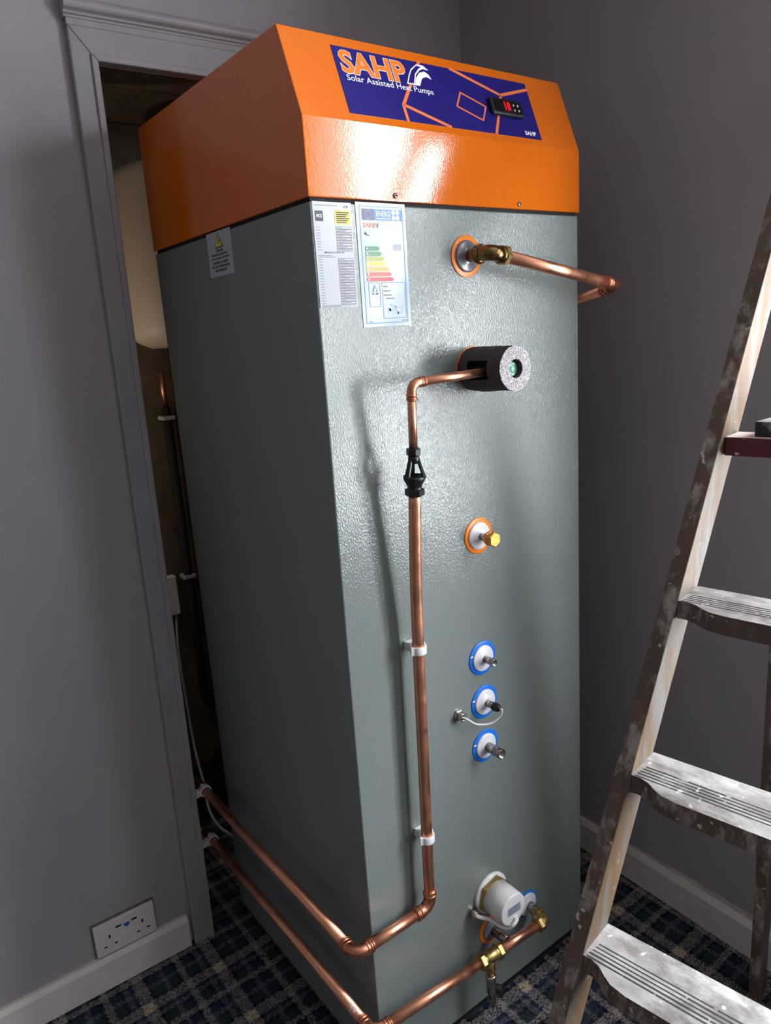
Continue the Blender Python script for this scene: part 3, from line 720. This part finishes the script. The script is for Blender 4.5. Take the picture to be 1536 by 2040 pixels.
# foam sleeve: rough cylinder, open end, slot cut for the outlet pipe on the left
m = MB(); seg = 72; NL = 26; Rf = .0395; rnd = random.Random(2)
ys = [-.004 - (.110 - .004) * i / NL for i in range(NL + 1)]
slot_a = math.pi; sw = 0.42
def ang(k): return 2 * math.pi * k / seg
o0 = len(m.v)
for i, y in enumerate(ys):
    for k in range(seg):
        a_ = ang(k); r = Rf + rnd.uniform(-.0006, .0006) + (-.0016 * math.sin((y + .01) * 60) if math.sin(a_) < -.3 else 0)
        m.v.append((vx + r * math.cos(a_), y, vz + r * math.sin(a_)))
for i in range(NL):
    for k in range(seg):
        am = ang(k + .5); d_ = abs((am - math.pi + math.pi) % (2 * math.pi) - math.pi)
        if d_ < .40 and ys[i] < -.028 and ys[i + 1] > -.080: continue
        k2 = (k + 1) % seg; m.f.append((o0 + i * seg + k, o0 + i * seg + k2, o0 + (i + 1) * seg + k2, o0 + (i + 1) * seg + k)); m.mi.append(0); m.sm.append(True)
o1 = len(m.v); Ri = .0155
for y, r in ((ys[-1] - .0004, Rf - .002), (ys[-1] - .0006, Ri + .001), (ys[-1] + .004, Ri), (-.04, Ri)):
    for k in range(seg): m.v.append((vx + r * math.cos(ang(k)), y + rnd.uniform(-.0005, .0005), vz + r * math.sin(ang(k))))
for k in range(seg):
    k2 = (k + 1) % seg; a_ = o0 + NL * seg
    m.f.append((a_ + k, a_ + k2, o1 + k2, o1 + k)); m.mi.append(1); m.sm.append(False)
    for j in range(3):
        m.f.append((o1 + j * seg + k, o1 + j * seg + k2, o1 + (j + 1) * seg + k2, o1 + (j + 1) * seg + k)); m.mi.append(1 if j == 0 else 0); m.sm.append(j > 0)
m.build('foam_sleeve', ['foam', 'foam_end'], val)
MB().lathe((vx, -.006, vz), (0, -1, 0), [(0, .022), (.07, .022), (.072, .014)], 24).build('valve_body', 'rubber', val)
m = MB(); m.lathe((vx + .002, -.072, vz - .001), (0, -1, 0), [(0, .0135), (.026, .0135), (.028, .0125), (.0285, .0105), (.0275, .0095), (.0275, .0065), (.029, .0055), (.029, .0005)], 28); m.build('plug', 'green_plug', val)

dis = empty('discharge_pipe', (.125, -.03, .38), 'copper discharge pipe with black tundish clipped down the cabinet front and side', 'pipe')
yv = -.0640
j0 = V((vx - .020, yv, 1.4370)); 
vt = atY(822, 847, -.0600); vb = atY(824, 905, -.0570)
up = (vt - vb).normalized(); c1 = vt + up * (1.4325 - vt.z) / up.z
dl = (j0 - c1).normalized()
MB().sweep([j0, c1 + dl * .012], .0075, 22).build('pipe', 'copper', dis)
copper_elbow('elbow', c1, dl, -up, .0075, .016, .027, dis)
tt = atY(823.5, 893, -.0575); tb = atY(826.5, 988, -.0530)
MB().sweep([c1 - up * .015, tt + (tb - tt) * .05], .0075, 22).build('pipe', 'copper', dis)
# tundish: hex nut, bell with four open struts, hopper, hex nut
ta = (tb - tt); TL = ta.length; ta.normalize()
def T_(f_): return tt + ta * (TL * f_)
m = MB(); m.hexnut(T_(0.0), ta, .0215, TL * .145, 0, .35); tun = m.build('tundish', 'black', dis); tun['label'] = 'black plastic tundish'
m = MB(); m.lathe(T_(.14), ta, [(0, .0088), (TL * .06, .0098), (TL * .12, .0098), (TL * .17, .0075), (TL * .175, .004)], 24); m.build('inlet_spout', 'black', tun)
ua = V((1, 0, 0)); ua = (ua - ta * ua.dot(ta)).normalized(); ub = ta.cross(ua)
for k in range(3):
    an = 2 * math.pi * k / 3 + .95; d_ = ua * math.cos(an) + ub * math.sin(an); s2 = -ua * math.sin(an) + ub * math.cos(an)
    p0 = T_(.20) + d_ * .0072; p1 = T_(.62) + d_ * .0178
    m = MB(); wd = .0036; th = .0022
    m.hexa([p0 - s2 * wd - d_ * th, p0 + s2 * wd - d_ * th, p0 + s2 * wd + d_ * th, p0 - s2 * wd + d_ * th, p1 - s2 * wd * 1.5 - d_ * th, p1 + s2 * wd * 1.5 - d_ * th, p1 + s2 * wd * 1.5 + d_ * th, p1 - s2 * wd * 1.5 + d_ * th]); m.build('strut', 'black', tun, bevel=.0008)
m = MB(); m.lathe(T_(.57), ta, [(TL * .10, .004), (TL * .08, .0150), (0, .0172), (0, .0190), (TL * .05, .0192), (TL * .085, .0182), (TL * .21, .0128), (TL * .24, .0122), (TL * .27, .0128)], 32, cap=False); m.build('hopper', 'black', tun)
MB().hexnut(T_(.84), ta, .0295, TL * .15, 0, .2).build('outlet_nut', 'black', tun)
# 22 mm run: bows in to the first clip, then straight down
q1 = atY(833.5, 1293, -.0320); q2 = atY(850.5, 1668, -.0300)
zc = .397
c2 = q2 + (q2 - q1).normalized() * ((q2.z - zc) / -((q2 - q1).normalized().z)); c2.y = -.0300
top = tb - ta * .006
run = bez([top, top.lerp(q1, .5) + V((0, .0030, 0)), q1, q1.lerp(q2, .5), q2, c2 + V((0, 0, .02))], 8)
MB().sweep(run, .0110, 26).build('pipe', 'copper', dis)
dn = (q2 - q1).normalized()
c3 = V((-.058, -.0305, .3965))
dxl = (c3 - c2).normalized()
copper_elbow('elbow', c2, -dn, dxl, .0110, .022, .036, dis)
MB().sweep([c2 + dxl * .025, c3 - dxl * .02], .0110, 26).build('pipe', 'copper', dis)
c4 = V((-.0592, .700, .4030)); dyl = (c4 - c3).normalized()
copper_elbow('elbow', c3, -dxl, dyl, .0110, .022, .036, dis)
MB().sweep([c3 + dyl * .025, c4], .0110, 26).build('pipe', 'copper', dis)
def clip(c, ax, out, wall, parent, r=.0110, wd=.0155):
    """white hinged pipe clip: collar round the pipe, stem back to the wall, latch nib"""
    c, ax, out = V(c), V(ax).normalized(), V(out).normalized(); sd = ax.cross(out).normalized()
    m = MB(); n = 20; ro = r + .0042; ri = r + .0003; a0, a1 = -2.75, 2.75; loop = []
    for k in range(n + 1): a_ = a0 + (a1 - a0) * k / n; loop.append(c + out * (ro * math.cos(a_)) + sd * (ro * math.sin(a_)))
    for k in range(n, -1, -1): a_ = a0 + (a1 - a0) * k / n; loop.append(c + out * (ri * math.cos(a_)) + sd * (ri * math.sin(a_)))
    # quads strip so the collar stays clean
    o = len(m.v); N = n + 1
    for sgn in (-.5, .5):
        for p in loop: m.v.append(tuple(p + ax * wd * sgn))
    for k in range(n):
        a_, b_ = k, k + 1; c_, d_ = 2 * N - 1 - k, 2 * N - 2 - k
        for f4 in ((a_, b_, d_, c_), ): m.f.append(tuple(o + i for i in f4)); m.f.append(tuple(o + 2 * N + i for i in f4)); m.mi += [0, 0]; m.sm += [False, False]
        m.f.append((o + a_, o + b_, o + 2 * N + b_, o + 2 * N + a_)); m.f.append((o + c_, o + d_, o + 2 * N + d_, o + 2 * N + c_)); m.mi += [0, 0]; m.sm += [True, True]
    def bar(p, q, hw):
        p, q = V(p), V(q); d_ = (q - p).normalized(); s3 = ax.cross(d_).normalized() * hw; h = ax * wd * .5
        m.hexa([p - s3 - h, p + s3 - h, p + s3 + h, p - s3 + h, q - s3 - h, q + s3 - h, q + s3 + h, q - s3 + h])
    bar(c - out * (r + .0005), c - out * wall, .0085)
    bar(c + sd * (r + .001) + out * .004, c + sd * (r + .0075) + out * .001, .0030)
    bar(c - sd * (r + .001) - out * .004, c - sd * (r + .0065) - out * .006, .0034)
    return m.build('clip', 'white_plastic', parent, bevel=.0007)
clip(q1, dn, (0, -1, 0), .0318, dis); clip(q2, dn, (0, -1, 0), .0298, dis)
jx = lambda P: P.x - (rm(OPL + .012, WY + .03, 0)).x
pk = c3 + dyl * ((.648 - c3.y) / dyl.y); clip(pk, dyl, (1, 0, 0), .0460, dis)

# ================================================================== COLD FEED PIPE
cold = empty('cold_feed_pipe', (.2, -.055, .19), 'copper cold feed pipe with brass tee and drain cock along the cabinet foot', 'pipe')
k1 = V((.4330, -.0560, .1930)); k2 = V((-.0440, -.0480, .2200)); k3 = V((-.0540, .705, .2480))
da = (k2 - k1).normalized(); db = (k3 - k2).normalized()
MB().lathe((.4330, -.008, .2010), V((.4330, -.05, .194)) - V((.4330, -.008, .2010)), [(0, .0110), (.036, .0110)], 26).build('inlet_stub', 'steel', cold)
m = MB(); dp = (V((.4330, -.008, .2010)) - k1).normalized()
m.sweep(fillet([k1 + dp * .030, k1, k1 + da * .030], .013, 8), .0135, 24)
m.hexnut(k1 + dp * .016, dp, .030, .010, 0, .2); m.hexnut(k1 + da * .016, da, .031, .012, 0, .3)
m.lathe(k1 + da * .010, da, [(0, .0145), (.003, .0160), (.006, .0150)], 26)
m.build('compression_elbow', 'brass', cold)
kt = k1.lerp(k2, .362)
MB().sweep([k1 + da * .025, kt - da * .02], .0110, 28).build('pipe', 'copper', cold)
MB().sweep([kt + da * .02, k2 - da * .02], .0110, 28).build('pipe', 'copper', cold)
m = MB(); m.lathe(kt - da * .024, da, [(0, .0130), (.008, .0150), (.010, .0138), (.038, .0138), (.040, .0150), (.048, .0130)], 28)
m.hexnut(kt - da * .031, da, .031, .012, 0, .3); m.hexnut(kt + da * .019, da, .031, .012, 0, .3)
dd = V((.02, .005, -1)).normalized()
m.lathe(kt, dd, [(0, .0115), (.018, .0115), (.020, .0125), (.024, .0125)], 26); m.hexnut(kt + dd * .022, dd, .0235, .011, 0, .4)
m.build('tee', 'brass', cold)
MB().lathe(kt + dd * .030, dd, [(0, .0075), (.020, .0075)], 22).build('drop_pipe', 'copper_dull', cold)
m = MB(); m.lathe(kt + dd * .046, dd, [(0, .0090), (.001, .0116), (.007, .0124), (.012, .0116), (.034, .0114), (.038, .0124), (.043, .0122), (.050, .0100), (.062, .0088), (.064, .0098), (.073, .0080), (.075, .0090), (.084, .0066)], 24)
dk = m.build('drain_cock', 'nickel', cold)
m = MB(); m.lathe(kt + dd * .082, V((.75, -.4, -.35)), [(0, .0060), (.010, .0062), (.012, .0085), (.022, .0085), (.024, .0060)], 16); m.build('drain_screw', 'rubber', dk)
m = MB(); kk = kt + dd * .088; m.sweep([kk + V((.018 * math.sin(a_) * .45 - .004, .004 * math.sin(a_), .022 * math.cos(a_))) for a_ in [i * math.pi / 9 - 2.6 for i in range(16)]], .0016, 8); m.build('strap', 'rubber', dk)
copper_elbow('elbow', k2, -da, db, .0110, .022, .036, cold)
MB().sweep([k2 + db * .025, k3], .0110, 26).build('pipe', 'copper', cold)
pk = k2 + db * ((.660 - k2.y) / db.y); clip(pk, db, (1, 0, 0), .0500, cold)
# smear of white paint on the pipe by the elbow
pq = k2 + db * .052
sv = db.cross(V((0, 0, 1))).normalized(); su = sv.cross(db).normalized(); rnd = random.Random(9); m = MB()
for k in range(16):
    t0_, a_ = rnd.uniform(0, .020), rnd.uniform(-.2, 1.5); lt, la = rnd.uniform(.002, .006), rnd.uniform(.10, .35)
    def sp(t_, an): return pq + db * t_ + (-sv * math.sin(an) + su * math.cos(an)) * .01118
    def sp(t_, an, g_=(1 if (sv.x > 0) else -1)): return pq + db * t_ + (V((-1, 0, 0)) * math.sin(an) + su * math.cos(an)) * .01118
    m.add([sp(t0_, a_), sp(t0_ + lt, a_ + .05), sp(t0_ + lt * .9, a_ + la), sp(t0_ + .001, a_ + la)], [(0, 1, 2, 3)])
m.build('paint_smear', 'white_print', cold)['kind'] = 'stuff'

# ================================================================== THINGS IN THE CUPBOARD AND ON THE WALL
tx, ty = .182, .955
m = MB(); Rv = .155
m.lathe((tx, ty, 1.515), (0, 0, 1), [(0, .10), (.006, .115), (.018, .138), (.035, .151), (.055, Rv), (.400, Rv), (.420, .1535), (.433, .149), (.442, .140), (.449, .120), (.455, .08), (.456, .01)], 56)
ves = m.build('pressure_vessel', 'cream_tank'); tag(ves, 'cream pressure vessel with domed ends hung inside the cupboard', 'vessel')
br = MB().box((tx - .03, ty + .10, 1.60), (tx + .03, CB - .012, 1.66)).build('bracket', 'cup_dark', ves); MB().box((tx - .03, ty + .10, 1.83), (tx + .03, CB - .012, 1.89)).build('bracket', 'cup_dark', ves)
yp = 1.075
pa, pb = atY(334, 812, yp), atY(402, 1385, yp); pa.x = pb.x = (pa.x + pb.x) / 2 + .002
lag = empty('lagged_pipe', (pb.x, yp, .3), 'black lagged pipe rising inside the cupboard', 'pipe')
MB().sweep([V((pa.x, yp, pa.z)), V((pa.x, yp, pb.z + .01)), V((pa.x + .004, yp, pb.z - .02)), V((pa.x + .022, yp - .004, pb.z - .038)), V((pa.x + .09, yp - .006, pb.z - .046))], .0135, 20).build('lagging', 'rubber', lag)
MB().sweep([V((pa.x, yp, pa.z + .10)), V((pa.x, yp, pa.z - .01))], .0078, 16).build('pipe', 'copper', lag)
for px, py in ((334, 832), (372, 1148)):
    P = atY(px, py, yp); MB().box((pa.x - .019, yp - .017, P.z - .006), (pa.x + .019, CB - .020, P.z + .006)).build('clip', 'cable_grey', lag, bevel=.002)
bx0 = atY(338, 1150, CB - .05); bx1 = atY(361, 1222, CB - .05)
box_o = MB().box((bx0.x - .05, CB - .052, bx1.z), (bx1.x, CB - .024, bx0.z)).build('junction_box', 'white_plastic', bevel=.003); tag(box_o, 'small white surface junction box on the cupboard wall', 'junction box')
pts = [V((bx1.x - .012, CB - .040, bx1.z + .004)), atY(356, 1300, CB - .05), atY(372, 1400, CB - .05), atY(388, 1490, CB - .08), atY(406, 1560, .93), atY(416, 1610, .84), atY(436, 1645, .79), atY(470, 1672, .75), V((.10, .74, .03))]
tag(MB().sweep(bez(pts, 8), .0040, 12).build('flex_cable', 'cable_grey'), 'grey flex hanging from the junction box behind the pipes', 'cable')

# double socket
sx0, sx1, sz0, sz1 = -.4030 + .004, -.2570 + .004, .0905, .1765
ws = rm(-.3, WY, .1)
sock = empty('wall_socket', rm(-.326, WY, .09), 'white double wall socket with two USB slots resting above the skirting', 'socket')
def SB(a, b, tr=rm): return (a, b)
m = MB(); m.box((sx0, WY - .010, sz0), (sx1, WY, sz1), tr=rm); plate = m.build('faceplate', 'pale_socket', sock, bevel=.0025)
m = MB()
def sbox(m, x, z, w2, h2, d0, d1): m.box((x - w2 / 2, WY - d1, z - h2 / 2), (x + w2 / 2, WY - d0, z + h2 / 2), tr=rm)
sw_ = sx1 - sx0
for u0 in (.235, .780):
    for (du, vv, w2, h2) in ((0, .54, .0045, .0085), (-.085, .255, .0075, .004), (.085, .255, .0075, .004)):
        m2 = MB(); sbox(m2, sx0 + sw_ * (u0 + du), sz0 + .086 * vv, w2, h2, .0085, .0103); m2.build('pin_slot', 'slot', plate)
for u0 in (.395, .655):
    m2 = MB(); sbox(m2, sx0 + sw_ * u0, sz0 + .086 * .735, .0135, .0052, .0085, .0103); m2.build('usb_slot', 'slot', plate)
for u0 in (.468, .560):
    m2 = MB(); sbox(m2, sx0 + sw_ * u0, sz0 + .086 * .33, .0100, .0190, .0085, .0125); m2.build('switch', 'pale_socket', plate, bevel=.0012)
f = Flat(rm(sx0 + sw_ * .525, WY - .0101, sz0 + .086 * .735), rm(1, 0, 0), (0, 0, 1))
f.poly([(-.008, -.001), (.008, 0), (.006, -.008), (.001, -.013), (-.005, -.007)], .0003); f.build('protective_film', 'blue_film', plate)
m = MB(); m.box((sx0 - .004, WY - .0035, sz0 - .002), (sx1 + .002, WY, sz1 + .0045), tr=rm); m.build('plaster_edge', 'dirty', sock)

# ================================================================== STEPLADDER
LO = V((0.0348, -0.4792, 0.673)); PHI = 0.1642; LM, LK, LS, TD = 0.4999, 0.057, 0.2243, 0.0716
E1 = V((math.cos(PHI), math.sin(PHI), 0)); E2 = V((math.sin(PHI), -math.cos(PHI), 0))
def lad(a, e, z): return V((LO.x, LO.y, 0)) + E1 * a + E2 * e + V((0, 0, z))
def fa(z): return LM * (z - LO.z)               # front edge of the stiles
def fe(z): return LK * (z - LO.z)               # taper of the far stile's inner face
WL = .372                                        # clear width at the third tread
foot = lad(fa(0) + .3, .18, 0)
ldr = empty('stepladder', foot, 'old paint-splashed wooden stepladder standing open beside the unit', 'stepladder')
ST, SDp = .0240, .0700                           # stile thickness, depth along the climb
zt = 2.02
def stile(sign):
    e_in = (lambda z: fe(z)) if sign < 0 else (lambda z: WL - fe(z))
    m = MB(); pts = []
    for z in (0.0, zt):
        for (da_, dt) in ((0, 0), (SDp, 0), (SDp, 1), (0, 1)):
            e_ = e_in(z) + (-ST if sign < 0 else ST) * dt; pts.append(lad(fa(z) + da_, e_, z))
    # faces: bottom, top, then inner face, back edge, outer face, front edge
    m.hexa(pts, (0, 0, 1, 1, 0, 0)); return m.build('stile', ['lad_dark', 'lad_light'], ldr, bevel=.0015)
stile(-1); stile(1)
TT = .0260
def tread(i):
    z = LO.z + i * LS
    if z > 1.25: return
    a0_ = fa(z); ea, eb = fe(z), WL - fe(z); nose = -.0240
    # outline: flush at the stile, then an ogee out to the nosing
    out = [(a0_, ea), (a0_ + .001, ea + .012), (a0_ - .004, ea + .026), (a0_ - .013, ea + .038), (a0_ - .020, ea + .050), (a0_ + nose, ea + .072),
           (a0_ + nose, eb - .072), (a0_ - .020, eb - .050), (a0_ - .013, eb - .038), (a0_ - .004, eb - .026), (a0_ + .001, eb - .012), (a0_, eb), (a0_ + TD, eb), (a0_ + TD, ea)]
    m = MB(); n = len(out)
    topv = [lad(a_, e_, z) for a_, e_ in out]; botv = [lad(a_ - .002, e_, z - TT) for a_, e_ in out]
    m.add(topv, [tuple(range(n))], 0); m.add(botv, [tuple(reversed(range(n)))], 1)
    o = len(m.v); m.v += [tuple(p) for p in topv + botv]
    for k in range(n):
        k2 = (k + 1) % n; m.f.append((o + k, o + k2, o + n + k2, o + n + k)); m.mi.append(1 if k < 12 else 0); m.sm.append(False)
    t = m.build('tread', ['lad_tread', 'lad_dark'], ldr)
    # worn grip grooves cut across the tread
    m = MB(); rnd = random.Random(40 + i)
    for k in range(5):
        ag = a0_ + .0030 + k * .0068; e_ = ea + .004 + k * .001; first = True
        while e_ < eb - .01:
            L_ = rnd.uniform(.09, .24) * (1 if k else .6); e1_ = min(e_ + L_, eb - .004); wv = rnd.uniform(.0016, .0024)
            m.hexa([lad(ag - wv / 2, e_, z - .002), lad(ag + wv / 2, e_, z - .002), lad(ag + wv / 2, e1_, z - .002), lad(ag - wv / 2, e1_, z - .002),
                    lad(ag - wv / 2, e_, z + .0003), lad(ag + wv / 2, e_, z + .0003), lad(ag + wv / 2, e1_, z + .0003), lad(ag - wv / 2, e1_, z + .0003)])
            e_ = e1_ + rnd.uniform(.001, .008)
    g_ = m.build('grip_grooves', 'lad_black', t); g_['kind'] = 'stuff'
for i in range(-2, 3): tread(i)
# dark red cross bar
rp = plane(1446, 870, E2, E2.dot(lad(0, fe(1.30) + .004, 0))); zr1 = rp.z
ar_ = (rp - V((LO.x, LO.y, 0))).dot(E1)
rq = plane(1446, 907, E2, E2.dot(lad(0, fe(1.30) + .004, 0))); hr = zr1 - rq.z
m = MB(); ea, eb = fe(zr1), WL - fe(zr1)
m.hexa([lad(ar_, ea, zr1 - hr), lad(ar_, eb, zr1 - hr), lad(ar_ + .055, eb, zr1 - hr), lad(ar_ + .055, ea, zr1 - hr), lad(ar_, ea, zr1), lad(ar_, eb, zr1), lad(ar_ + .055, eb, zr1), lad(ar_ + .055, ea, zr1)], (0, 1, 0, 0, 0, 0))
rb = m.build('tread', ['lad_red', 'lad_pink'], ldr, bevel=.002); rb['label'] = 'dark red painted tread'
# back legs: hinged to the stiles, foot on the carpet
def bleg(sign):
    m = MB(); pts = []
    for z, a_ in ((0.0, .724), (1.42, .566)):
        e_ = .030 + .03 * z; 
        if sign > 0: e_ = WL - e_
        s_ = 1 if sign < 0 else -1
        for (da_, dt) in ((0, 0), (.050, 0), (.050, 1), (0, 1)): pts.append(lad(a_ + da_, e_ - s_ * .022 * (1 - dt) + 0, z))
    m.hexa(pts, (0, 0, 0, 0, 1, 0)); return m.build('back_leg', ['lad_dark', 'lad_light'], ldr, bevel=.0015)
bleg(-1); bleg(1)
za, ea, eb = fa(zt), fe(zt) - .03, WL - fe(zt) + .03
m = MB(); m.hexa([lad(za + da_, e_, zt + dz) for dz in (0, .025) for da_, e_ in ((-.02, ea), (-.02, eb), (.11, eb), (.11, ea))], (1, 0, 1, 1, 1, 1))
m.build('top_step', ['lad_tread', 'lad_dark'], ldr, bevel=.002)
# loose board lying on the red tread
b0 = plane(1504, 858, E1, E1.dot(lad(ar_ + .012, 0, 0)))
eb0 = (b0 - V((LO.x, LO.y, 0))).dot(E2)
m = MB(); h_ = .022
m.hexa([lad(ar_ + .010, eb0, zr1), lad(ar_ + .010, eb0 + .17, zr1), lad(ar_ + .16, eb0 + .17, zr1), lad(ar_ + .16, eb0 + .02, zr1), lad(ar_ + .010, eb0, zr1 + h_), lad(ar_ + .010, eb0 + .17, zr1 + h_), lad(ar_ + .16, eb0 + .17, zr1 + h_), lad(ar_ + .16, eb0 + .02, zr1 + h_)], (0, 1, 0, 0, 0, 0))
tag(m.build('loose_board', ['lad_black', 'lad_tread'], bevel=.0015), 'blackened offcut board with white top lying on the red ladder tread', 'board')
